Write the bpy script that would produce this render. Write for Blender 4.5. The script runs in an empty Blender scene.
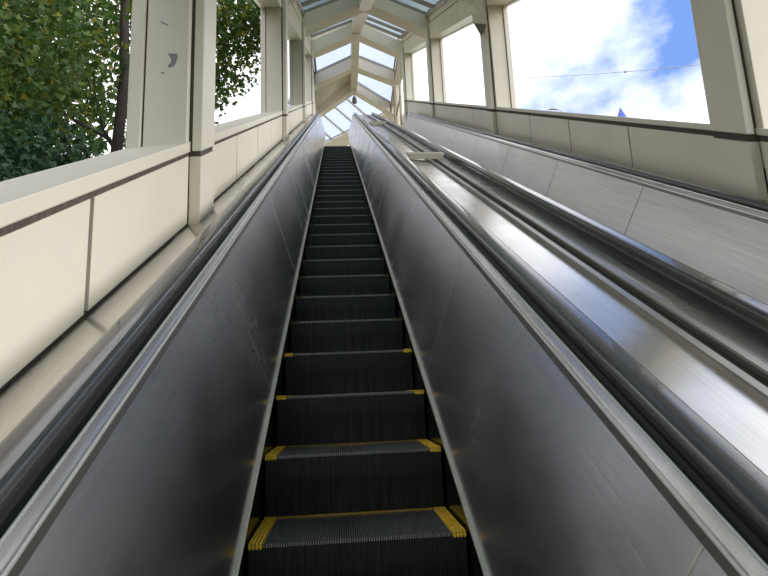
import bpy, math, random
import numpy as np
from mathutils import Vector, Matrix

scn = bpy.context.scene
COL = scn.collection
random.seed(4)

# ------------------------------------------------------------------ camera
F_PX = 555.0
YAW, PITCH, ROLL = -0.08078, 0.1848, -0.04176
cy_, sy_ = math.cos(YAW), math.sin(YAW)
fwd = Vector((-sy_*math.cos(PITCH), cy_*math.cos(PITCH), math.sin(PITCH)))
rt = Vector((cy_, sy_, 0)); up = rt.cross(fwd)
r2 = rt*math.cos(ROLL)+up*math.sin(ROLL); u2 = -rt*math.sin(ROLL)+up*math.cos(ROLL)
cam_d = bpy.data.cameras.new('camera'); cam = bpy.data.objects.new('camera', cam_d); COL.objects.link(cam)
cam_d.sensor_width = 36; cam_d.lens = 36*F_PX/768; cam_d.clip_start = .02; cam_d.clip_end = 500
cam.matrix_world = Matrix(((r2.x, u2.x, -fwd.x, 0), (r2.y, u2.y, -fwd.y, 0), (r2.z, u2.z, -fwd.z, 0), (0, 0, 0, 1)))
scn.camera = cam

# ------------------------------------------------------------------ world: broken white cloud over blue
w = bpy.data.worlds.new('sky'); scn.world = w; w.use_nodes = True
nt = w.node_tree; nt.nodes.clear()
def wn(t, **k):
    n = nt.nodes.new(t)
    for a, b in k.items(): setattr(n, a, b)
    return n
wo = wn('ShaderNodeOutputWorld'); bg = wn('ShaderNodeBackground'); tc = wn('ShaderNodeTexCoord')
mp = wn('ShaderNodeMapping'); mp.inputs['Scale'].default_value = (1.0, 1.0, 2.2); mp.inputs['Location'].default_value = (0.35, 0.1, 0.0)
nz = wn('ShaderNodeTexNoise'); nz.inputs['Scale'].default_value = 1.7; nz.inputs['Detail'].default_value = 9; nz.inputs['Roughness'].default_value = .55
nz.inputs['Distortion'].default_value = .35
rp = wn('ShaderNodeValToRGB'); rp.color_ramp.elements[0].position = .40; rp.color_ramp.elements[1].position = .58
mx = wn('ShaderNodeMixRGB'); mx.inputs[1].default_value = (.11, .20, .46, 1); mx.inputs[2].default_value = (1.0, 1.0, 1.0, 1)
# more cloud towards the horizon
sx = wn('ShaderNodeSeparateXYZ'); mr = wn('ShaderNodeMapRange')
mr.inputs[1].default_value = .1; mr.inputs[2].default_value = .7; mr.inputs[3].default_value = .17; mr.inputs[4].default_value = .04
ad = wn('ShaderNodeMath', operation='ADD')
# dimmer below the horizon
gr = wn('ShaderNodeMapRange'); gr.inputs[1].default_value = -.05; gr.inputs[2].default_value = .05; gr.inputs[3].default_value = .12; gr.inputs[4].default_value = 1.0
ml = wn('ShaderNodeMath', operation='MULTIPLY'); ml.inputs[1].default_value = 1.25
L = nt.links.new
L(tc.outputs['Generated'], mp.inputs[0]); L(mp.outputs[0], nz.inputs[0]); L(tc.outputs['Generated'], sx.inputs[0])
L(sx.outputs[2], mr.inputs[0]); L(nz.outputs[0], ad.inputs[0]); L(mr.outputs[0], ad.inputs[1])
# a long blue gap in the cloud to the right of the hall, running up and away
def gap_dir(px, py): return (r2*((px-384)/F_PX)-u2*((py-288)/F_PX)+fwd).normalized()
g1, g2 = gap_dir(545, 105), gap_dir(700, 8)
gn = g1.cross(g2).normalized(); gc = gap_dir(650, 40)
v1 = wn('ShaderNodeVectorMath', operation='DOT_PRODUCT'); v1.inputs[1].default_value = gn
v2 = wn('ShaderNodeVectorMath', operation='DOT_PRODUCT'); v2.inputs[1].default_value = gc
L(tc.outputs['Generated'], v1.inputs[0]); L(tc.outputs['Generated'], v2.inputs[0])
ab = wn('ShaderNodeMath', operation='ABSOLUTE'); L(v1.outputs['Value'], ab.inputs[0])
q1 = wn('ShaderNodeMapRange', interpolation_type='SMOOTHSTEP'); q1.inputs[1].default_value = .0; q1.inputs[2].default_value = .13; q1.inputs[3].default_value = 1; q1.inputs[4].default_value = 0; L(ab.outputs[0], q1.inputs[0])
q2 = wn('ShaderNodeMapRange', interpolation_type='SMOOTHSTEP'); q2.inputs[1].default_value = .94; q2.inputs[2].default_value = .992; L(v2.outputs['Value'], q2.inputs[0])
q3 = wn('ShaderNodeMath', operation='MULTIPLY'); L(q1.outputs[0], q3.inputs[0]); L(q2.outputs[0], q3.inputs[1])
q4 = wn('ShaderNodeMath', operation='MULTIPLY_ADD'); L(q3.outputs[0], q4.inputs[0]); q4.inputs[1].default_value = -.20; L(ad.outputs[0], q4.inputs[2])
L(q4.outputs[0], rp.inputs[0])
L(rp.outputs[0], mx.inputs[0]); L(mx.outputs[0], bg.inputs[0]); L(sx.outputs[2], gr.inputs[0]); L(gr.outputs[0], ml.inputs[0]); L(ml.outputs[0], bg.inputs[1])
L(bg.outputs[0], wo.inputs[0])

sd = bpy.data.lights.new('sun', 'SUN'); sd.energy = 3.0; sd.angle = math.radians(45); sd.color = (1, .96, .9)
so = bpy.data.objects.new('sun', sd); COL.objects.link(so)
so.rotation_euler = Vector((.90, -.17, .40)).to_track_quat('Z', 'Y').to_euler()

vs = scn.view_settings
vs.view_transform = 'Standard'; vs.look = 'None'; vs.gamma = 1; vs.use_curve_mapping = False; vs.exposure = 0.72

# ------------------------------------------------------------------ materials
def mat(name, col, rough=.6, metal=0, noise=0, nscale=4, bump=0, stretch=(1, 1, 1), spec=.5, aniso=0, rvar=0, coat=0):
    m = bpy.data.materials.new(name); m.use_nodes = True; t = m.node_tree; b = t.nodes['Principled BSDF']
    b.inputs['Base Color'].default_value = (*col, 1); b.inputs['Roughness'].default_value = rough; b.inputs['Metallic'].default_value = metal
    b.inputs['Specular IOR Level'].default_value = spec; b.inputs['Coat Weight'].default_value = coat
    if aniso: b.inputs['Anisotropic'].default_value = aniso
    if noise or bump or rvar:
        c = t.nodes.new('ShaderNodeTexCoord'); mpn = t.nodes.new('ShaderNodeMapping'); mpn.inputs['Scale'].default_value = stretch
        n = t.nodes.new('ShaderNodeTexNoise'); n.inputs['Scale'].default_value = nscale; n.inputs['Detail'].default_value = 6
        t.links.new(c.outputs['Object'], mpn.inputs[0]); t.links.new(mpn.outputs[0], n.inputs[0])
        if noise:
            r = t.nodes.new('ShaderNodeMapRange'); r.inputs[1].default_value = .3; r.inputs[2].default_value = .7
            r.inputs[3].default_value = 1-noise; r.inputs[4].default_value = 1+noise*.4
            v = t.nodes.new('ShaderNodeMixRGB'); v.blend_type = 'MULTIPLY'; v.inputs[0].default_value = 1; v.inputs[1].default_value = (*col, 1)
            t.links.new(n.outputs[0], r.inputs[0]); t.links.new(r.outputs[0], v.inputs[2]); t.links.new(v.outputs[0], b.inputs['Base Color'])
        if rvar:
            r = t.nodes.new('ShaderNodeMapRange'); r.inputs[1].default_value = .3; r.inputs[2].default_value = .7
            r.inputs[3].default_value = rough-rvar; r.inputs[4].default_value = rough+rvar
            t.links.new(n.outputs[0], r.inputs[0]); t.links.new(r.outputs[0], b.inputs['Roughness'])
        if bump:
            bp = t.nodes.new('ShaderNodeBump'); bp.inputs['Strength'].default_value = bump; bp.inputs['Distance'].default_value = .004
            t.links.new(n.outputs[0], bp.inputs['Height']); t.links.new(bp.outputs[0], b.inputs['Normal'])
    return m
CREAM = mat('cream_enamel', (.70, .655, .565), .42, noise=.05, nscale=1.5)
CREAM2 = mat('cream_painted_beam', (.76, .69, .54), .5, noise=.06, nscale=2)
SEAL = mat('grimy_sealant', (.09, .077, .062), .9, noise=.5, nscale=60)
CORE = mat('wall_core', (.10, .09, .08), .9)
def brushed(name, col, r0, r1, stretch, bump):
    m = mat(name, col, r0, 1.0, noise=.14, nscale=3, stretch=stretch)
    t = m.node_tree; b = t.nodes['Principled BSDF']
    c = t.nodes.new('ShaderNodeTexCoord')
    n = t.nodes.new('ShaderNodeTexNoise'); n.inputs['Scale'].default_value = 1.6; n.inputs['Detail'].default_value = 5
    r = t.nodes.new('ShaderNodeMapRange'); r.inputs[1].default_value = .35; r.inputs[2].default_value = .65; r.inputs[3].default_value = r0; r.inputs[4].default_value = r1
    t.links.new(c.outputs['Object'], n.inputs[0]); t.links.new(n.outputs[0], r.inputs[0]); t.links.new(r.outputs[0], b.inputs['Roughness'])
    return m
C30, S30 = math.cos(math.radians(30)), math.sin(math.radians(30))
def aniso_tan(m, vec, a):
    # brushed grain: highlights spread across the grain, along this fixed direction of the incline
    t = m.node_tree; c = t.nodes.new('ShaderNodeCombineXYZ')
    for i in range(3): c.inputs[i].default_value = vec[i]
    b = t.nodes['Principled BSDF']; b.inputs['Anisotropic'].default_value = a; t.links.new(c.outputs[0], b.inputs['Tangent'])
# objects on the incline are built in the incline's own frame (x across, y along, z normal), so object coordinates stretch along it
STEEL = brushed('brushed_steel_panel', (.64, .64, .65), .21, .28, (1.2, .6, 40), .12)
STEEL2 = brushed('dull_worn_steel_panel', (.66, .65, .63), .36, .46, (1.2, .6, 40), .12)  # rougher steel for the second escalator, no directional grain
aniso_tan(STEEL, (0, -S30, C30), .8)
DECK = brushed('deck_steel', (.68, .665, .64), .20, .30, (60, .8, 30), .15)
aniso_tan(DECK, (1, 0, 0), .7)
ALU = mat('aluminium_trim', (.62, .60, .54), .35, 1.0, noise=.2, nscale=8)
BRIGHT = mat('polished_bead', (.86, .85, .82), .42, 1.0)
GUIDE = mat('dark_guide', (.03, .03, .03), .5, .3)
RUBBER = mat('black_rubber_handrail', (.022, .023, .026), .25, 0, spec=.8, rvar=.05, nscale=5, stretch=(20, 1, 20), coat=.5)
SKIRT = mat('dark_skirt', (.05, .055, .065), .16, .9)
STEP = mat('step_dark_metal', (.020, .024, .029), .45, .4, noise=.9, nscale=10, stretch=(9, .4, .3))
STEPTOP = mat('step_worn_cleat', (.46, .48, .50), .35, .8, noise=.5, nscale=20, stretch=(4, 1, 1))
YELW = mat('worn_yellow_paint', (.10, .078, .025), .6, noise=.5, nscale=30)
YEL = mat('yellow_edge_paint', (.95, .64, .05), .5, noise=.25, nscale=30)
TAN = mat('tan_plate', (.34, .31, .26), .6, 0)
GREY = mat('grey_housing', (.16, .15, .13), .6)
GROUND = mat('ground_cover', (.10, .12, .06), .95, noise=.5, nscale=2)
BARK = mat('bark', (.035, .028, .022), .9, noise=.5, nscale=10, bump=.6)
CABLE = mat('cable', (.42, .43, .47), .6)
BLUE = mat('blue_roof', (.06, .09, .42), .6)
GB = mat('glazing_bar', (.36, .33, .27), .5)
def glassmat(name, tint, dirt):
    m = bpy.data.materials.new(name); m.use_nodes = True; t = m.node_tree; t.nodes.clear()
    o = t.nodes.new('ShaderNodeOutputMaterial'); tr = t.nodes.new('ShaderNodeBsdfTransparent'); tr.inputs[0].default_value = (*tint, 1)
    gl = t.nodes.new('ShaderNodeBsdfGlossy'); gl.inputs['Roughness'].default_value = .03; fr = t.nodes.new('ShaderNodeFresnel'); fr.inputs[0].default_value = 1.45
    tl = t.nodes.new('ShaderNodeBsdfTranslucent'); tl.inputs[0].default_value = (.75, .78, .78, 1)
    a = t.nodes.new('ShaderNodeMixShader'); a.inputs[0].default_value = dirt; b = t.nodes.new('ShaderNodeMixShader')
    t.links.new(tr.outputs[0], a.inputs[1]); t.links.new(tl.outputs[0], a.inputs[2])
    b.inputs[0].default_value = .05; t.links.new(a.outputs[0], b.inputs[1]); t.links.new(gl.outputs[0], b.inputs[2]); t.links.new(b.outputs[0], o.inputs[0])
    return m
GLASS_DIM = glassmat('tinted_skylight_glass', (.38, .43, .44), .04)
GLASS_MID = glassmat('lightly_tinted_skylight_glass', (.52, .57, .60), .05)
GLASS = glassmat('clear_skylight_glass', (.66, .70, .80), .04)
def leafmat(name, stops, trans=.45):
    m = bpy.data.materials.new(name); m.use_nodes = True; t = m.node_tree; t.nodes.clear()
    o = t.nodes.new('ShaderNodeOutputMaterial'); g = t.nodes.new('ShaderNodeNewGeometry'); r = t.nodes.new('ShaderNodeValToRGB')
    e = r.color_ramp.elements; e[0].position, e[0].color = stops[0][0], (*stops[0][1], 1); e[1].position, e[1].color = stops[-1][0], (*stops[-1][1], 1)
    for p, c in stops[1:-1]: k = e.new(p); k.color = (*c, 1)
    d = t.nodes.new('ShaderNodeBsdfPrincipled'); d.inputs['Roughness'].default_value = .5; tl = t.nodes.new('ShaderNodeBsdfTranslucent'); mxx = t.nodes.new('ShaderNodeMixShader'); mxx.inputs[0].default_value = trans
    t.links.new(g.outputs['Random Per Island'], r.inputs[0]); t.links.new(r.outputs[0], d.inputs[0]); t.links.new(r.outputs[0], tl.inputs[0])
    t.links.new(d.outputs[0], mxx.inputs[1]); t.links.new(tl.outputs[0], mxx.inputs[2]); t.links.new(mxx.outputs[0], o.inputs[0])
    return m
LEAF = leafmat('maple_leaf', [(0, (.035, .085, .018)), (.5, (.065, .13, .022)), (.93, (.13, .19, .03)), (1, (.36, .29, .03))])
LEAFD = leafmat('dark_shrub_leaf', [(0, (.012, .045, .016)), (.6, (.025, .075, .03)), (1, (.05, .12, .045))], .2)

# ------------------------------------------------------------------ helpers
C30, S30 = math.cos(math.radians(30)), math.sin(math.radians(30))
T30 = S30/C30
INCL = Matrix.Rotation(math.radians(30), 4, 'X')        # local (x, t, v) -> world
def S(u, v, t): return Vector((u, C30*t-S30*v, S30*t+C30*v))
def tv(Y, Z): return (C30*Y+S30*Z, -S30*Y+C30*Z)

class MB:
    def __init__(s): s.v = []; s.f = []
    def add(s, vs, fs):
        o = len(s.v); s.v += [tuple(p) for p in vs]; s.f += [tuple(i+o for i in f) for f in fs]; return s
    def box(s, x0, x1, y0, y1, z0, z1):
        return s.add([(x, y, z) for z in (z0, z1) for y in (y0, y1) for x in (x0, x1)],
                     [(0, 2, 3, 1), (4, 5, 7, 6), (0, 1, 5, 4), (2, 6, 7, 3), (0, 4, 6, 2), (1, 3, 7, 5)])
    def prism(s, poly, axis, a, b):
        n = len(poly)
        def P(p, d):
            return {'x': (d, p[0], p[1]), 'y': (p[0], d, p[1]), 'z': (p[0], p[1], d)}[axis]
        return s.add([P(p, a) for p in poly]+[P(p, b) for p in poly],
                     [tuple(range(n)), tuple(range(2*n-1, n-1, -1))]+[(i, n+i, n+(i+1) % n, (i+1) % n) for i in range(n)])
    def sweep(s, prof, path, close=True):
        """prof: closed list (u,n); path: list of (Y,Z) in local frame; n is along the path normal"""
        m = len(prof); o = len(s.v); N = len(path)
        for i, (y, z) in enumerate(path):
            a = path[max(i-1, 0)]; b = path[min(i+1, N-1)]
            ty, tz = b[0]-a[0], b[1]-a[1]; l = math.hypot(ty, tz); ty /= l; tz /= l
            k = 1.0
            if 0 < i < N-1:
                d1 = math.atan2(y and z-a[1] or z-a[1], y-a[0]); d2 = math.atan2(b[1]-z, b[0]-y); k = 1/max(.3, math.cos((d2-d1)/2))
            for (u, n) in prof: s.v.append((u, y-tz*n*k, z+ty*n*k))
        for i in range(N-1):
            for j in range(m):
                a = o+i*m+j; b = o+i*m+(j+1) % m; s.f.append((a, b, b+m, a+m))
        s.f.append(tuple(o+j for j in range(m))); s.f.append(tuple(o+(N-1)*m+j for j in range(m-1, -1, -1)))
        return s
    def tube(s, pts, rad, n=8):
        pts = [Vector(p) for p in pts]; o = len(s.v); N = len(pts)
        if not isinstance(rad, (list, tuple)): rad = [rad]*N
        for i, p in enumerate(pts):
            d = (pts[min(i+1, N-1)]-pts[max(i-1, 0)]).normalized(); a = d.orthogonal().normalized() if i == 0 else (a-d*a.dot(d)).normalized(); b = d.cross(a)
            for j in range(n):
                th = 2*math.pi*j/n; s.v.append(tuple(p+(a*math.cos(th)+b*math.sin(th))*rad[i]))
        for i in range(N-1):
            for j in range(n): s.f.append((o+i*n+j, o+i*n+(j+1) % n, o+(i+1)*n+(j+1) % n, o+(i+1)*n+j))
        s.f.append(tuple(o+j for j in range(n-1, -1, -1))); s.f.append(tuple(o+(N-1)*n+j for j in range(n)))
        return s
    def build(s, name, m, parent=None, bevel=0, smooth=False, mats=None, fm=None):
        me = bpy.data.meshes.new(name); me.from_pydata(s.v, [], s.f)
        import bmesh
        bm = bmesh.new(); bm.from_mesh(me); bmesh.ops.recalc_face_normals(bm, faces=bm.faces); bm.to_mesh(me); bm.free()
        me.materials.append(m)
        if smooth:
            for p in me.polygons: p.use_smooth = True
            me.set_sharp_from_angle(angle=math.radians(40))
        o = bpy.data.objects.new(name, me); COL.objects.link(o)
        if parent: o.parent = parent
        if bevel:
            b = o.modifiers.new('bevel', 'BEVEL'); b.width = bevel; b.segments = 2; b.limit_method = 'ANGLE'; b.angle_limit = math.radians(40)
        return o
def tag(o, label=None, cat=None, group=None, kind=None):
    if label: o['label'] = label
    if cat: o['category'] = cat
    if group: o['group'] = group
    if kind: o['kind'] = kind
    return o
def empty(name, incl=False, loc=(0, 0, 0)):
    e = bpy.data.objects.new(name, None); COL.objects.link(e); e.empty_display_size = .2
    e.matrix_world = INCL if incl else Matrix.Translation(loc); return e
def recenter(root, loc):
    """put the empty at the thing's base, keeping children where they are"""
    loc = Vector(loc); m = root.matrix_world.copy(); root.matrix_world = Matrix.Translation(loc) @ m
    inv = m.inverted().to_3x3() @ loc
    for c in root.children: c.location = c.location-inv

T0, TTOP = -4.2, 19.55            # extent of the incline along its length
V_NOSE = -1.3639

# ------------------------------------------------------------------ side walls (structure)
def z_line(z, Y): return z+T30*Y    # height given "above the camera's incline line"
YC = [3.12+5.4*k for k in (-1, 0, 1, 2, 3)]
YC[4] = 19.35
WALLS = dict(left=dict(u=-.87, sg=-1, base=-.724, jl=-.352, ju=-.330, sill=-.272, hb=1.60, seams=None),
             right=dict(u=2.73, sg=1, base=-.70, jl=-.290, ju=-.252, sill=-.208, hb=1.69, seams=None))
def quad_prism(mb, u0, u1, Y0, Y1, v0, v1):
    """slab whose top and bottom follow the incline and whose ends are vertical"""
    a, b = min(u0, u1), max(u0, u1)
    poly = [(Y0, v0/C30+T30*Y0), (Y1, v0/C30+T30*Y1), (Y1, v1/C30+T30*Y1), (Y0, v1/C30+T30*Y0)]
    return mb.prism(poly, 'x', a, b)
SEAMDY = 1.35
for side, W in WALLS.items():
    u, sg = W['u'], W['sg']
    m = MB(); quad_prism(m, u+sg*.012, u+sg*.30, -4.4, 19.5, -2.2, W['sill']-.045)
    wall = m.build('wall_'+side, CORE); tag(wall, kind='structure')
    # lower cladding panels
    for k in range(len(YC)):
        yb = (YC[k-1]+.42) if k else -4.4
        n = 1 if (side == 'left' and k == 1) else 4
        edges = [yb+(YC[k]-yb)*i/4 for i in range(5)]
        if k == 1: edges = [yb, -.75, .70, 1.955, YC[k]]
        if k >= 2: edges = [yb, YC[k-1]+1.53, YC[k-1]+2.75, YC[k-1]+3.96, YC[k]]
        g_ = {1: .015, 2: .010}.get(k, .006)
        for a, b in zip(edges[:-1], edges[1:]):
            m = MB(); quad_prism(m, u, u+sg*.012, a+g_, b-(g_ if b != YC[k] else -.035), W['base']+.014, W['jl']); m.build('wall_panel', CREAM, wall)
    # recessed sealant joints
    m = MB(); quad_prism(m, u+sg*.004, u+sg*.012, -4.4, 19.5, W['jl'], W['ju']); m.build('sealant_joint', SEAL, wall)
    m = MB(); quad_prism(m, u+sg*.006, u+sg*.012, -4.4, 19.5, W['base'], W['base']+.014); m.build('sealant_joint', SEAL, wall)
    # sill
    for k in range(len(YC)):
        yb = (YC[k-1]+.1) if k else -4.4
        m = MB(); A_ = [(u-sg*.004, W['ju']), (u-sg*.004, W['sill']), (u+sg*.36, W['sill']-.034), (u+sg*.36, W['ju']-.06)]
        m.add([(a, y, v/C30+T30*y) for y in (yb, YC[k]+.1) for a, v in A_], [(0, 1, 2, 3), (7, 6, 5, 4), (0, 4, 5, 1), (1, 5, 6, 2), (2, 6, 7, 3), (3, 7, 4, 0)]); m.build('window_sill', CREAM, wall, bevel=.006)

# unseen wall added behind the viewer to cut light from the open end
m = MB(); m.box(-1.2, 3.05, -4.75, -4.45, -2.7, 1.1); o = m.build('wall_back', CREAM); tag(o, kind='structure')
# columns with their pilaster and frame
names = {-1: 'behind', 0: 'first', 1: 'second', 2: 'third', 3: 'fourth'}
order = ['nearest', 'second', 'third', 'fourth']
for side, W in WALLS.items():
    u, sg = W['u'], W['sg']
    for k, yc in enumerate(YC):
        f = lambda a, b: (min(u+sg*a, u+sg*b), max(u+sg*a, u+sg*b))
        zs = W['sill']/C30+T30*yc; zt = W['hb']+T30*(yc+.45)+.05; zj = (W['ju']+W['jl'])/2/C30+T30*(yc+.1); zb = W['base']/C30+T30*yc-.02
        e = empty('column', loc=(u+sg*.09, yc+.2, zb))
        def P(name, a, b, y0, y1, z0, z1, m=CREAM, bev=.005):
            x0, x1 = f(a, b); mb = MB(); mb.box(x0, x1, y0, y1, z0, z1); o = mb.build(name, m, e, bevel=bev); o.location = -e.location; return o
        P('shaft', .006, .256, yc, yc+.40, zs-.25, zt)
        P('sealant_joint', .170, .190, yc-.004, yc+.38, zs-.2, zt, SEAL, 0) if False else None
        P('window_frame', .266, .345, yc-.02, yc+.36, zs-.25, zt)
        P('sealant_joint', .250, .272, yc+.012, yc+.3, zs-.2, zt-.01, SEAL, 0)
        P('sealant_joint', -.016, .012, yc+.055, yc+.30, zs-.25, zt-.01, SEAL, 0)
        # pilaster: upper and lower length with a sealed break at sill level
        def Q(name, a, b, y0, y1, v0, v1, m=CREAM, bev=.006):
            x0, x1 = f(a, b); lo = zb-.3-T30*.4 if v0 is None else None
            zz = lambda v, y, d: d if v is None else v/C30+T30*y
            poly = [(y0, zz(v0, y0, zb-.3)), (y1, zz(v0, y1, zb-.3)), (y1, zz(v1, y1, zt+.3)), (y0, zz(v1, y0, zt+.3))]
            mb = MB(); mb.prism(poly, 'x', x0, x1); o = mb.build(name, m, e, bevel=bev); o.location = -e.location
        Q('pilaster', -.072, -.014, yc+.050, yc+.37, W['ju']+.004, None)
        Q('pilaster', -.072, -.001, yc+.045, yc+.38, None, W['jl']-.004)
        Q('sealant_joint', -.062, -.001, yc+.058, yc+.36, W['jl']-.01, W['ju']+.01, SEAL, 0)
        if k == 0: nm = 'standing behind the camera position'
        tag(e, ('cream column behind the viewer on the %s wall' % side) if k == 0 else
            'cream panel-clad column on the %s wall, %s going up the escalator' % (side, order[k-1]), 'column', 'cream columns between the window openings')
        if side == 'left' and k == 1:
            # scuffs and a grey patch on the face towards the viewer
            PATCH = mat('scuffed_grey', (.22, .22, .215), .7)
            mb = MB(); Yp = yc-.0015
            def pt(x, z): return (x, Yp, z)
            mb.add([pt(*p) for p in [(-1.000, 2.062), (-.943, 2.062), (-.941, 2.030), (-.955, 1.985), (-.985, 1.968), (-.998, 1.980), (-.976, 2.005), (-.980, 2.035)]], [tuple(range(8))])
            mb.add([pt(*p) for p in [(-1.045, 2.272), (-1.003, 2.250), (-1.003, 2.258), (-1.045, 2.282)]], [(0, 1, 2, 3)])
            mb.add([pt(*p) for p in [(-1.035, 1.930), (-1.012, 1.930), (-1.012, 1.938), (-1.035, 1.938)]], [(0, 1, 2, 3)])
            o = mb.build('worn_patch', PATCH, e); o.location = -e.location; o['label'] = 'grey worn paint patch and scuffs'

# header beams with fascia panels
for side, W in WALLS.items():
    u, sg = W['u'], W['sg']; hb = W['hb']*C30
    e = empty('header_beam', loc=(u+sg*.1, 3.0, z_line(W['hb'], 3.0)))
    m = MB(); quad_prism(m, u+sg*.012, u+sg*.33, -4.4, 19.7, hb, hb+.80); o = m.build('beam_core', CREAM2, e); o.location = -e.location
    y = -4.4+.1
    while y < 19.3:
        y1 = min(y+.68, 19.7)
        m = MB(); quad_prism(m, u-sg*.004, u+sg*.012, y+.007, y1-.007, hb-.003, hb+.425); o = m.build('fascia_panel', CREAM2, e); o.location = -e.location
        m = MB(); quad_prism(m, u-sg*.016, u+sg*.012, y+.007, y1-.007, hb+.445, hb+.70); o = m.build('fascia_panel', CREAM2, e); o.location = -e.location
        y = y1
    m = MB(); quad_prism(m, u+sg*.008, u+sg*.013, -4.4, 19.7, hb, hb+.70); o = m.build('sealant_joint', SEAL, e); o.location = -e.location
    m = MB(); quad_prism(m, u+sg*.275, u+sg*.34, -4.4, 19.6, hb-.03, hb+.01); o = m.build('window_head_frame', CREAM, e); o.location = -e.location
    tag(e, 'long cream panelled header beam above the %s window openings' % side, 'beam')

# ------------------------------------------------------------------ roof: frames, ridge, glazing
UL, UR, UM = -.87, 2.73, .93
ZE, ZR = 1.78, 2.64               # underside at the eaves and at the ridge, above the incline line
def frame(Y, thick, zoff, label, eL=None, eR=None, ridge=None, uL=UL, uR=UR, depth=.56, leg=None):
    zl = (eL if eL is not None else ZE+zoff); zr_ = (eR if eR is not None else ZE+zoff); zm = ridge if ridge is not None else ZR+zoff
    e = empty('roof_frame', loc=(UM, Y, zm))
    for (ue, ze, sg) in ((uL, zl, -1), (uR, zr_, 1)):
        slope = (zm-ze)/(UM-ue)
        poly = []
        # haunch: curved bracket into the column
        R = .16
        for i in range(7):
            a = math.pi/2*i/6
            uu = R*(1-math.sin(a)); dz = -R*(1-math.cos(a))
            uu = R*(1-math.cos(a)); d2 = R*(1-math.sin(a))
            x = ue-sg*uu; poly.append((x, ze+slope*(x-ue)-d2*.8))
        poly.append((UM, zm)); poly.append((UM, zm+depth)); poly.append((ue, ze+depth)); 
        mb = MB(); mb.prism(poly, 'y', Y, Y+thick); o = mb.build('rafter', CREAM2, e, bevel=.008); o.location = -e.location
        if leg is not None:
            mb = MB(); mb.box(min(ue, ue+sg*.25), max(ue, ue+sg*.25), Y, Y+thick*.8, leg, ze+depth); o = mb.build('leg', CREAM2, e, bevel=.008); o.location = -e.location
    tag(e, label, 'roof beam', 'cream gabled roof beams')
    return e
fl = ['gabled cream roof beam above the viewer, behind the camera', 'gabled cream roof beam over the nearest column pair', 'gabled cream roof beam over the second column pair',
      'gabled cream roof beam over the third columns, first one in view', 'gabled cream roof beam over the fourth columns where the roof turns level']
for k, yc in enumerate(YC):
    frame(yc+(.1 if k < 4 else .35), .42, T30*(yc+.2)+(.13 if k < 4 else 0), fl[k])
ZH = 14.26
frame(22.45, .42, 0, 'gabled cream roof beam in the level part, beyond the fourth columns', eL=13.36, eR=13.5, ridge=ZH, leg=6.9)
frame(24.4, .42, 0, 'steep last gabled cream roof beam framing the end skylight', eL=13.05, eR=12.95, ridge=ZH, uL=-.72, uR=2.88, depth=.5, leg=6.9)

m = MB(); m.prism([(-4.4, ZR-.02+T30*-4.4), (20.1, ZR-.02+T30*20.1), (20.1, ZR+.62+T30*20.1), (-4.4, ZR+.62+T30*-4.4)], 'x', UM-.17, UM+.17)
o = m.build('ridge_beam', CREAM2, bevel=.008); tag(o, 'cream ridge beam climbing parallel to the escalators', 'beam')
m = MB(); m.box(UM-.155, UM+.155, 20.1, 24.75, ZH-.02, ZH+.55); o = m.build('ridge_beam', CREAM2, bevel=.008); tag(o, 'short level cream ridge beam at the far top of the roof', 'beam')

# glazing: each bay and side a skylight with its bars and pane
wi = 0
def lerp(a, b, t): return a+(b-a)*t
def skylight(A, B, C, D, nb, glass, thick=.06, zup=.0):
    """A-B along the eave, D-C along the ridge; bars run eave to ridge"""
    global wi
    wi += 1
    A, B, C, D = map(Vector, (A, B, C, D)); n = (B-A).cross(D-A).normalized()
    if n.z < 0: n = -n
    e = empty('window_%d' % wi); tag(e, kind='structure')
    o = MB().add([A+n*.03, B+n*.03, C+n*.03, D+n*.03, A+n*.042, B+n*.042, C+n*.042, D+n*.042], [(0, 1, 2, 3), (7, 6, 5, 4), (0, 4, 5, 1), (1, 5, 6, 2), (2, 6, 7, 3), (3, 7, 4, 0)]).build('pane', glass, e)
    def bar(P, Q, hw, t0, t1, name='glazing_bar'):
        d = (Q-P).normalized(); s = d.cross(n).normalized()*hw
        vs = [P-s+n*t0, P+s+n*t0, Q+s+n*t0, Q-s+n*t0, P-s+n*t1, P+s+n*t1, Q+s+n*t1, Q-s+n*t1]
        MB().add(vs, [(0, 1, 2, 3), (7, 6, 5, 4), (0, 4, 5, 1), (1, 5, 6, 2), (2, 6, 7, 3), (3, 7, 4, 0)]).build(name, GB, e)
    for i in range(nb+1):
        t = i/nb; bar(A.lerp(B, t), D.lerp(C, t), .028, -.05, .06)
    bar(A.lerp(D, .04), B.lerp(C, .04), .03, -.05, .05, 'edge_frame'); bar(A.lerp(D, .93), B.lerp(C, .93), .03, -.05, .05, 'edge_frame')
GE, GRZ = 2.42, 3.22
for k in range(len(YC)):
    y0 = (YC[k-1]+.5) if k else -4.4; y1 = YC[k]+(.12 if k < 4 else .4)
    for ue in (UL-.02, UR+.02):
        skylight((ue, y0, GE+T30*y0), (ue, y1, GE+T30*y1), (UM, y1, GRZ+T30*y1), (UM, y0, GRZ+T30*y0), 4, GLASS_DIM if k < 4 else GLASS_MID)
y0, y1 = 20.1, 22.46
for ue, ze in ((UL, 13.36+.56), (UR, 13.5+.56)):
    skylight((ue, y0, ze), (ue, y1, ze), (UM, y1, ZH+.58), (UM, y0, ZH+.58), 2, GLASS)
m = MB(); q_ = [Vector(p) for p in ((-.98, 22.8, 13.78), (-.98, 24.5, 13.25), (UM, 24.42, ZH+.52), (UM, 22.85, ZH+.56))]
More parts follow.
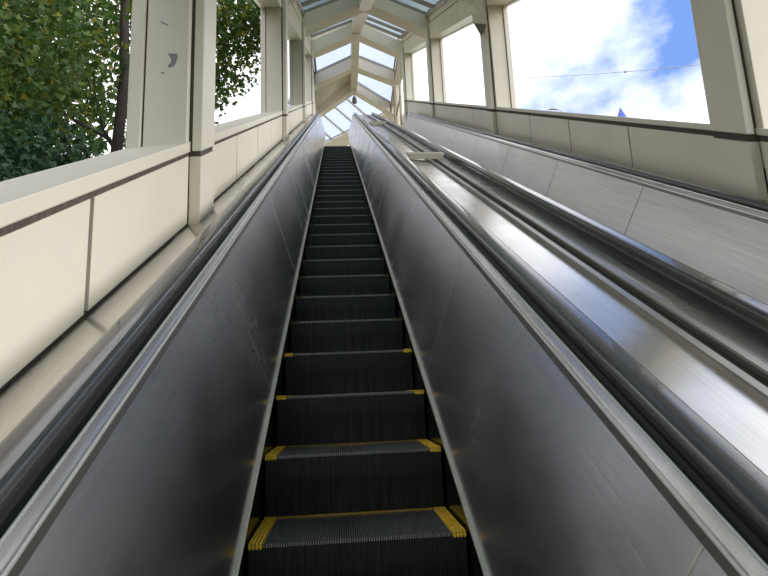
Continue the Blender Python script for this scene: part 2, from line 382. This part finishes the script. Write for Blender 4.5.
m.add(q_+[p+Vector((0, 0, .06)) for p in q_], [(0, 1, 2, 3), (7, 6, 5, 4), (0, 4, 5, 1), (1, 5, 6, 2), (2, 6, 7, 3), (3, 7, 4, 0)]); o = m.build('ceiling', CREAM2); tag(o, kind='structure')
skylight((UR, 22.85, 14.0), (2.88, 24.42, 13.45), (UM, 24.42, ZH+.52), (UM, 22.85, ZH+.56), 1, GLASS)

# level walls beside the upper landing
for side, W in WALLS.items():
    u, sg = W['u'], W['sg']
    zt = W['sill']/C30+T30*19.35
    m = MB(); m.box(min(u, u+sg*.2), max(u, u+sg*.2), 19.5, 24.8 if side == 'right' else 26.2, 6.6, zt if side == 'right' else 14.1); o = m.build('wall_upper_'+side, CREAM); tag(o, kind='structure')
    m = MB(); ze = 13.36 if side == 'left' else 13.5
    m.box(min(u, u+sg*.24), max(u, u+sg*.24), 19.7, 24.8, ze-.05, ze+.6); o = m.build('header_beam', CREAM2, bevel=.01)
    tag(o, 'short level cream header beam on the %s at the top of the roof' % side, 'beam')
# leaning framed screens beside the landing on the right
for i, (y, x) in enumerate(((20.4, 2.62), (22.9, 2.66))):
    e = empty('framed_screen', loc=(x, y, 8.0))
    z0, z1 = 6.8, 13.4
    for (a, b, c, d) in ((0, .06, z0, z1), (1.5, 1.56, z0, z1), (0, 1.56, z1, z1+.07), (0, 1.56, 11.6, 11.66)):
        o = MB().box(x-.03, x+.03, y+a, y+b, c, d).build('frame_bar', GB, e); o.location = -e.location
    tag(e, 'thin bronze framed window screen near the landing, %s one' % ('nearer' if i == 0 else 'farther'), 'window screen', 'framed screens at the top right')

# end skylight: a roof slope turned across the hall beyond the last beam
h = Vector((.80, -.60, 0)); rr = Vector((.52, .62, -.60)).normalized()
O = Vector((-1.6, 27.4, 15.6))
e = None
E1 = Vector((-.891, 29.15, 13.6)); E2 = Vector((.915, 27.24, 13.6)); h = (E2-E1).normalized()
rr = Vector((.73, .04, -.68)).normalized()
Dd = E1-h*.9; Cc = E2+h*2.4; A = Dd-rr*3.4; B = Cc-rr*3.4

skylight(Dd, Cc, B, A, 6, GLASS)
n_ = h.cross(rr).normalized()
m = MB(); P, Q = Dd-h*.3, Cc+h*.3; s_ = rr*.36; P = P+rr*.3; Q = Q+rr*.3
m.add([P-s_+n_*.2, P+s_+n_*.2, Q+s_+n_*.2, Q-s_+n_*.2, P-s_-n_*.15, P+s_-n_*.15, Q+s_-n_*.15, Q-s_-n_*.15], [(0, 1, 2, 3), (7, 6, 5, 4), (0, 4, 5, 1), (1, 5, 6, 2), (2, 6, 7, 3), (3, 7, 4, 0)])
o = m.build('eave_beam', CREAM2, bevel=.01); tag(o, 'cream eave beam under the far slanting end skylight', 'beam')

# ------------------------------------------------------------------ floor and ground
CREST = tv(14.62, 6.84)
m = MB(); m.box(-.87, 2.73, 14.72, 26, 6.60, 6.80); o = m.build('floor', mat('landing_plate', (.25, .25, .25), .5, .6)); tag(o, kind='structure')
m = MB(); m.box(-60, 60, -40, 80, -5.4, -5.0); o = m.build('ground', GROUND); tag(o, kind='structure')
m = MB(); quad_prism(m, -.86, 2.72, -4.4, 14.7, -2.2, -1.9); o = m.build('floor', CORE); tag(o, kind='structure')

# ------------------------------------------------------------------ escalators
def step_mesh():
    W_, D_, H_ = .354, .40, .40*T30
    body = MB(); body.box(-W_, W_, .004, D_+.02, -.10, -.012)
    # curved riser: cleats standing on a backing
    N = 78; pw = 2*(W_-.046)/N
    body.box(-W_, W_, .006, .03, -H_-.02, -.006)
    n2 = 84; p2 = 2*W_/n2
    for i in range(n2):
        x = -W_+i*p2
        prof = [(.004, -.003), (.012, -.003), (.014, -H_-.01), (.004+.006, -H_-.01), (.000, -.10)]
        body.prism(prof, 'x', x+p2*.22, x+p2*.72)
    cle = MB()
    for i in range(N):
        x = -W_+.046+i*pw
        cle.box(x+pw*.30, x+pw*.68, .0, D_-.012, -.012, 0)
    yl = MB(); yr = MB(); yb = MB()
    for k in range(4):
        a = .0115*k
        for (M_, sgn) in ((yl, -1), (yr, 1)):
            x = sgn*(W_-a-.0045)
            M_.box(x-.0033, x+.0033, -.002, D_-.004, -.016, .004)
            M_.box(x-.0060, x+.0060, .003, D_-.004, -.012, -.006)
    yb.box(-W_+.047, W_-.047, D_-.012, D_-.001, -.012, -.003)
    for i in range(N):
        x = -W_+.046+i*pw; yb.box(x+pw*.25, x+pw*.72, D_-.014, D_-.001, -.010, .001)
    return body, cle, yl, yr, yb

HR_PROF = []
def hr_profile(c):
    pts = []
    w_, h_ = .041, .034
    for i in range(13):
        a = math.pi*i/12
        ca, sa = math.cos(a), math.sin(a)
        pts.append((c+w_*math.copysign(abs(ca)**.42, ca), -.630+.030*(abs(sa)**.5)))
    pts += [(c-w_*.97, -.646), (c-w_*.7, -.652), (c-w_*.5, -.648), (c+w_*.5, -.648), (c+w_*.7, -.652), (c+w_*.97, -.646)]
    return pts
first_step = None
def escalator(cx, label, ysteps, side_ext):
    root = empty('escalator', incl=True); tag(root, label, 'escalator', 'pair of escalators')
    def part(mb, name, m, **k): return mb.build(name, m, root, **k)
    straight = [(T0, 0), (TTOP-.6, 0), (TTOP, 0)]
    # upper curve of the decking in the incline frame: turns level after TTOP
    curve = []
    R = .9
    for i in range(7):
        a = math.radians(30)*i/6
        curve.append((TTOP+R*math.sin(a), -R*(1-math.cos(a))))
    lvl = [(curve[-1][0]+d*C30, curve[-1][1]-d*S30) for d in (.4, .9)]
    path = [(T0, 0), (4, 0), (12, 0)]+curve+lvl
    for sg in (-1, 1):
        X = lambda a: cx+sg*a
        # skirt, strip
        m = MB(); m.box(min(X(.3625), X(.372)), max(X(.3625), X(.372)), T0, CREST[0], -1.75, -1.346); part(m, 'skirt_panel', SKIRT)
        m = MB(); m.prism([(X(.3615), -1.349), (X(.3615), -1.340), (X(.365), -1.337), (X(.378), -1.334), (X(.378), -1.349)], 'y', T0, CREST[0]); part(m, 'skirt_strip', ALU, smooth=False)
        # inner balustrade panels
        t = 2.36 if sg < 0 else 2.46
        edges = [T0]
        tt = t-1.79*3
        while tt < TTOP-.7:
            if tt > T0+.1: edges.append(tt)
            tt += 1.79
        edges.append(TTOP)
        def ring(ta, tb, va, vb, ua, ub, th=.004):
            m = MB()
            q = [(X(ua), ta, va), (X(ua), tb, va), (X(ub), tb, vb), (X(ub), ta, vb)]
            q2 = [(X(ua+th), ta, va), (X(ua+th), tb, va), (X(ub+th), tb, vb), (X(ub+th), ta, vb)]
            m.add(q+q2, [(0, 1, 2, 3), (7, 6, 5, 4), (0, 4, 5, 1), (1, 5, 6, 2), (2, 6, 7, 3), (3, 7, 4, 0)]); return m
        for a, b in zip(edges[:-1], edges[1:]):
            part(ring(a+.0025, b-.0025, -1.334, -.694, .377, .5405), 'balustrade_panel', STEEL if cx < 1 else STEEL2)
            if b < TTOP: part(ring(b-.003, b+.003, -1.334, -.696, .3755, .5392, .0025), 'joint_strip', ALU if cx < 1 else GUIDE)
        # upper filler panel down to the landing
        yv = lambda Y, Z: tv(Y, Z)
        top = (TTOP, -.694); Yt = C30*TTOP+S30*.694
        b0 = (CREST[0], -1.335); b1 = yv(Yt, 6.75); 
        m = MB(); u_of = lambda v: 0.377 if v < -1.33 else lerp(.391, .5405, (v+1.33)/(.636))
        P_ = [b0, (TTOP-.02, -1.335), b1, yv(14.9, 6.75)]
        m.add([(X(.393), p[0], p[1]) for p in P_]+[(X(.397), p[0], p[1]) for p in P_], [(0, 1, 2, 3), (7, 6, 5, 4), (0, 4, 5, 1), (1, 5, 6, 2), (2, 6, 7, 3), (3, 7, 4, 0)])
        part(m, 'balustrade_panel', STEEL if cx < 1 else STEEL2)
        # bead along the top of the panels
        m = MB(); m.sweep([(X(.5415), -.674), (X(.5420), -.670), (X(.5450), -.668), (X(.549), -.670), (X(.549), -.676)], path); part(m, 'bead', BRIGHT, smooth=True)
        m = MB(); m.sweep([(X(.5400), -.696), (X(.5430), -.674), (X(.549), -.674), (X(.549), -.696)], path); part(m, 'edge_trim', mat('edge_trim_grey', (.20, .20, .19), .35, .9) if 'edge_trim_grey' not in bpy.data.materials else bpy.data.materials['edge_trim_grey'])
        # coving up to the handrail guide
        m = MB(); m.sweep([(X(.548), -.672), (X(.552), -.666), (X(.556), -.656), (X(.560), -.643), (X(.575), -.660), (X(.549), -.685)], path); part(m, 'coving', STEEL, smooth=True)
        m = MB(); m.sweep([(X(.559), -.650), (X(.5595), -.6425), (X(.563), -.6405), (X(.567), -.643), (X(.568), -.660)], path); part(m, 'guide_lip', BRIGHT)
        m = MB(); m.sweep([(X(.568), -.675), (X(.570), -.668), (X(.590), -.662), (X(.612), -.640), (X(.652), -.640), (X(.664), -.650), (X(.664), -.675)], path); part(m, 'handrail_guide', GUIDE)
        # handrail with return around the newel
        ex, ey = lvl[-1]
        ret = []
        cxn, cyn = ex+(-S30)*(.5)*0, ey
        # semicircle in the level direction, radius .22 below
        Rn = .22; d = (C30, -S30); nrm = (S30, C30)
        off = -.634
        for i in range(1, 9):
            a = math.pi*i/8
            ret.append((ex+d[0]*(Rn+off*0)*math.sin(a)*1.0-nrm[0]*Rn*(1-math.cos(a))*0, 0))
        m = MB(); m.sweep(hr_profile(X(.632)), path); part(m, 'handrail', RUBBER, smooth=True)
        # newel end
        m = MB(); ccx, ccy = ex+nrm[0]*(-.66-.17), ey+nrm[1]*(-.66-.17)
        pts = [(ccx+nrm[0]*.2*math.cos(a)+d[0]*.2*math.sin(a), ccy+nrm[1]*.2*math.cos(a)+d[1]*.2*math.sin(a)) for a in [math.pi*i/10 for i in range(11)]]
        m.sweep([(X(.632)-.041, -.015), (X(.632)-.03, .018), (X(.632)+.03, .018), (X(.632)+.041, -.015)], pts); part(m, 'handrail_return', RUBBER, smooth=True)
        pl = [(p[0], p[1]) for p in pts]
        m = MB(); m.prism(pl, 'x', X(.632)-.02, X(.632)+.02); part(m, 'newel', DECK)
        # outer decking
        ext = side_ext[0] if sg < 0 else side_ext[1]
        if ext:
            u1, v1 = ext
            m = MB(); a = X(.648)
            m.sweep([(a, -.668), (X(.660), -.664), (X(.668), -.6665), (X(.672), -.676 if sg < 0 else -.672), (u1, v1), (u1, v1-.01), (a, v1-.01)], path); part(m, 'outer_deck', DECK, smooth=False)
    # the steps
    global first_step, worn
    ks = range(-10, 32)
    for k in ks:
        Y, Z = ysteps+.4*k, -.4635+.4*T30*k
        if first_step is None:
            body, cle, yl, yr, yb = step_mesh()
            st = body.build('step', STEP, root); cs = [cle.build('cleats', STEPTOP, st)]
            for mm in (yl, yr, yb): o = mm.build('yellow_edge', YEL, st); o['label'] = 'yellow demarcation edge'; cs.append(o)
            cs[0]['kind'] = 'stuff'
            first_step = (st, cs); worn = {}
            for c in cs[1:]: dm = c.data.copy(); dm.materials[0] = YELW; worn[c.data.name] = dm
        else:
            st = first_step[0].copy(); COL.objects.link(st); st.parent = root
            for c in first_step[1]:
                d_ = c.copy(); COL.objects.link(d_); d_.parent = st
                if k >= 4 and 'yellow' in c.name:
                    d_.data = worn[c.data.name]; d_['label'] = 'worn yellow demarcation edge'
        t_, v_ = tv(Y, Z)
        st.location = (cx, t_, v_); st.rotation_euler = (math.radians(-30), 0, 0)
    return root
CX1, CX2 = .0395, 1.8915
e1 = escalator(CX1, 'dark escalator with yellow-edged steps directly in front of the viewer', 1.925, ((-.87, -.722), None))
e2 = escalator(CX2, 'parallel escalator on the right with dull steel panels beside the right wall', 1.80, (None, (2.73, -.70)))

# ------------------------------------------------------------------ decking between the two escalators
root = empty('centre_decking', incl=True); tag(root, 'wide shiny steel decking with twin ribs between the two escalators', 'decking')
m = MB(); m.prism([(CX1+.650, -.672), (.985, -.686), (.985, -.70), (CX1+.650, -.70)], 'y', T0, TTOP); m.build('deck_sheet', DECK, root)
m = MB(); m.prism([(1.115, -.686), (CX2-.650, -.672), (CX2-.650, -.70), (1.115, -.70)], 'y', T0, TTOP); m.build('deck_sheet', DECK, root)
RIB = mat('rib_bronze_grey', (.34, .32, .28), .35, .9, noise=.2, nscale=5)
for a in (.985, 1.073):
    m = MB(); m.prism([(a, -.70), (a+.001, -.672), (a+.006, -.667), (a+.034, -.667), (a+.040, -.672), (a+.042, -.70)], 'y', T0, TTOP); m.build('rib', RIB, root)
m = MB(); m.prism([(1.02, -.70), (1.02, -.688), (1.08, -.688), (1.08, -.70)], 'y', T0, TTOP); m.build('groove_floor', GUIDE, root)
for i, t_ in enumerate((6.05, 13.2)):
    m = MB()
    # wedge-shaped stop plate standing across the deck
    m.add([(.80, t_, -.669), (1.14, t_, -.669), (1.17, t_+.05, -.612), (.76, t_+.05, -.612), (.80, t_+.22, -.669), (1.14, t_+.22, -.669), (1.17, t_+.2, -.612), (.76, t_+.2, -.612)],
          [(0, 1, 2, 3), (7, 6, 5, 4), (0, 4, 5, 1), (1, 5, 6, 2), (2, 6, 7, 3), (3, 7, 4, 0)])
    o = m.build('anti_slide_plate', TAN, bevel=.004); o.matrix_world = INCL
    tag(o, ('tan anti-slide stop across the centre decking, %s one' % ('nearer' if i == 0 else 'farther')), 'anti-slide stop', 'anti-slide stops on the centre decking')

# ------------------------------------------------------------------ small fittings
def ray(px, py):
    d = r2*((px-384)/F_PX)-u2*((py-288)/F_PX)+fwd; return d
# corner wedge housing on the second right column
e = empty('wedge_lamp', loc=(2.66, 8.7, 6.5))
a_, b_, c_, d_, f_, g_ = [Vector(p) for p in ((2.50, 8.75, 6.60), (2.50, 8.72, 6.41), (2.656, 8.42, 6.17), (2.656, 8.44, 6.50), (2.656, 8.86, 6.40), (2.656, 8.86, 6.66))]
o = MB().add([a_, b_, c_, d_, f_, g_], [(0, 1, 2, 3), (0, 5, 4, 1), (0, 3, 5), (3, 2, 4, 5), (1, 4, 2)]).build('housing', CREAM2, e); o.location = -e.location
o = MB().add([b_+Vector((.008, 0, -.004)), c_+Vector((0, .01, -.004)), f_+Vector((0, -.01, -.004)), Vector((2.60, 8.62, 6.07))], [(0, 1, 2), (0, 3, 1), (1, 3, 2), (2, 3, 0)]).build('lens', GREY, e); o.location = -e.location
tag(e, 'small wedge-shaped lamp with grey underside, high on the second right column', 'lamp')
# hanging fixture under the end of the ridge
e = empty('hanging_lamp', loc=(.93, 24.2, 14.2))
o = MB().tube([(.93, 24.2, 14.25), (.93, 24.2, 13.75)], .02).build('rod', GREY, e); o.location = -e.location
o = MB().tube([(.93, 24.2, 13.80), (.93, 24.2, 13.72), (.93, 24.2, 13.5), (.93, 24.2, 13.45)], [.05, .10, .12, .05], 12).build('lamp_body', GREY, e); o.location = -e.location
tag(e, 'small grey lamp hanging from the far end of the ridge beam', 'lamp')
# overhead wire beyond the right openings
a = ray(440, 77)*30; b = ray(740, 61)*16
m = MB(); n = 16; pts = [a.lerp(b, i/n)-Vector((0, 0, .25*math.sin(math.pi*i/n))) for i in range(n+1)]
a2 = a+(a-b)*.4; b2 = b+(b-a)*.2
m.tube([a2]+pts+[b2], .012, 6); o = m.build('overhead_wire', CABLE); tag(o, 'thin overhead wire crossing the sky outside the right openings', 'wire')
p = pts[12]; m = MB(); m.tube([p+Vector((-.07, 0, .0)), p+Vector((0, 0, 0)), p+Vector((.07, 0, 0))], [.015, .045, .015], 8); o = m.build('wire_spacer', CABLE); tag(o, 'small grey spacer clipped on the overhead wire', 'wire fitting')
# blue pointed roof and a pale street lamp head, outside the right side
p = ray(620, 107)*38
m = MB(); hgt, wd = .95, .27
m.add([p, p+Vector((-wd, -wd, -hgt)), p+Vector((wd, -wd, -hgt)), p+Vector((wd, wd, -hgt)), p+Vector((-wd, wd, -hgt))], [(0, 1, 2), (0, 2, 3), (0, 3, 4), (0, 4, 1), (1, 4, 3, 2)])
e = empty('turret', loc=(p.x, p.y, -5.0)); o = m.build('pointed_roof', BLUE, e); o.location = -e.location; o['label'] = 'blue pyramid roof'
o = MB().box(p.x-.4, p.x+.4, p.y-.4, p.y+.4, -5.0, p.z-.95).build('shaft', CREAM, e); o.location = -e.location
tag(e, 'slim turret whose blue pointed tip shows above the right sill', 'turret')
p = ray(553, 107.5)*30
e = empty('street_lamp', loc=(p.x+.9, p.y, -5.0))
m = MB(); m.tube([p+Vector((-.3, 0, -.12)), p+Vector((-.18, 0, -.08)), p+Vector((.15, 0, -.08)), p+Vector((.3, 0, -.12))], [.03, .06, .06, .03], 10); o = m.build('lamp_head', ALU, e); o.location = -e.location
m = MB(); m.tube([(p.x+.9, p.y, -5), (p.x+.9, p.y, p.z-.8), (p.x+.8, p.y, p.z-.45), (p.x+.3, p.y, p.z-.12)], [.08, .04, .03, .02], 8); o = m.build('pole', ALU, e); o.location = -e.location
tag(e, 'pale street lamp head just above the sill of the big right opening', 'street lamp')

# ------------------------------------------------------------------ trees outside the left openings
rng = np.random.default_rng(7)
LEAFSHAPE = np.array([(0, 0), (.30, .10), (.50, .42), (.24, .48), (.16, .62), (0, 1.0), (-.16, .62), (-.24, .48), (-.50, .42), (-.30, .10)])
def leaves(name, blobs, size, m, parent, droop=.6):
    V = []; F = []; o = 0
    for (c, r, n) in blobs:
        d = rng.normal(size=(n, 3)); d /= np.linalg.norm(d, axis=1)[:, None]
        rad = rng.random(n)**(1/2.2)
        P = np.array(c)+d*rad[:, None]*np.array(r)
        P += .18*np.sin(P[:, [1, 2, 0]]*2.6)
        for p in P:
            s = size*rng.uniform(.55, 1.25)
            a = rng.normal(size=3); a[2] -= droop; a /= np.linalg.norm(a)
            b = np.cross(a, rng.normal(size=3)); b /= np.linalg.norm(b); nn = np.cross(a, b)
            q = LEAFSHAPE
            pts = p+s*(q[:, 1:2]*a+q[:, 0:1]*b+(np.abs(q[:, 0:1])*.3)*nn)
            V.append(pts); F.append(tuple(range(o, o+len(q)))); o += len(q)
    V = np.concatenate(V)
    me = bpy.data.meshes.new(name); me.from_pydata(V.tolist(), [], F); me.materials.append(m)
    ob = bpy.data.objects.new(name, me); COL.objects.link(ob); ob.parent = parent; return ob
def branch(mb, p, d, ln, r, depth, ends):
    p = Vector(p); d = Vector(d).normalized(); pts = [p]; rad = [r]
    n = 6
    for i in range(n):
        d = (d+Vector((random.gauss(0, .16), random.gauss(0, .16), random.gauss(.02, .12)))).normalized(); p = p+d*ln/n; p.x = min(p.x, -1.6); pts.append(p); rad.append(r*(1-.6*(i+1)/n))
    mb.tube(pts, rad, 7 if depth else 5); ends.append(p)
    if depth > 0:
        for j in range(4):
            i = random.randint(1, n); dd = (d+Vector((random.gauss(0, .9), random.gauss(0, .9), random.gauss(.1, .5)))).normalized()
            branch(mb, pts[i], dd, ln*random.uniform(.5, .75), rad[i]*.55, depth-1, ends)
def tree(x, y, h, r, blobs, label, size=.15, m=LEAF, lean=(0, 0), nb=9, blobends=0):
    e = empty('tree', loc=(x, y, -5)); mb = MB(); ends = []
    pts = [(x+lean[0]*i/8+.12*math.sin(i*1.3), y+lean[1]*i/8, -5+h*i/8) for i in range(9)]
    mb.tube(pts, [r*(1-.08*i) for i in range(9)], 10)
    for i in range(nb):
        k = random.randint(3, 8); a = random.uniform(0, 6.28)
        branch(mb, pts[k], (math.cos(a), math.sin(a), random.uniform(.1, .8)), random.uniform(2.2, 4.0), r*.4, 2, ends)
    o = mb.build('trunk', BARK, e, smooth=True); o.location = -e.location
    o = leaves('foliage', blobs, size, m, e); o.location = -e.location; o['kind'] = 'stuff'
    tag(e, label, 'tree', 'trees beyond the left openings'); return e
tree(-3.95, 9.6, 14.5, .17, [((-5.7, 9.3, 6.7), (2.3, 2.0, 2.1), 7000), ((-6.0, 8.0, 5.1), (2.2, 1.6, 1.5), 4500), ((-2.75, 12.6, 9.3), (1.25, 2.0, 1.9), 4200), ((-3.35, 12.2, 7.7), (.75, 1.1, 1.5), 1300), ((-4.3, 9.9, 8.2), (1.7, 1.7, 1.3), 1800), ((-2.0, 12.6, 9.9), (.8, 1.5, 1.9), 1700)],
     'leafy maple with a dark trunk, nearest beyond the left openings', size=.132)
tree(-9.5, 16.5, 13, .30, [((-9.3, 16.0, 9.2), (3.6, 2.6, 4.0), 7000)], 'green tree standing behind the nearest maple outside', size=.24)
tree(-6.2, 1.4, 12, .22, [((-6.2, 1.7, 4.4), (2.6, 3.0, 3.6), 6000)], 'leafy tree beside the hall, left of and level with the viewer', size=.26)  # out of view, added to cut daylight entering from the left
tree(-6.4, -5.8, 12, .22, [((-6.4, -5.6, 2.0), (2.8, 3.0, 3.8), 6000)], 'leafy tree beside the hall, behind the viewer', size=.26)  # likewise added out of view, dims light coming from behind
e = empty('shrub', loc=(-4.3, 7.4, -5)); mb = MB()
for i in range(7): mb.tube([(-4.3, 7.4, -5), (-4.4+random.uniform(-1, 1), 7.2+random.uniform(-1, 1), -1), (-4.6+random.uniform(-1.5, 1.5), 7.2+random.uniform(-1.2, 1.2), 2.4)], [.09, .05, .02], 6)
o = mb.build('stems', BARK, e); o.location = -e.location
o = leaves('foliage', [((-4.9, 8.1, 2.9), (1.9, 1.5, 1.15), 9000), ((-3.5, 6.3, 1.7), (1.0, 1.3, 1.0), 4500)], .11, LEAFD, e); o.location = -e.location; o['kind'] = 'stuff'
tag(e, 'dark tall shrub low outside the nearest left opening', 'shrub')
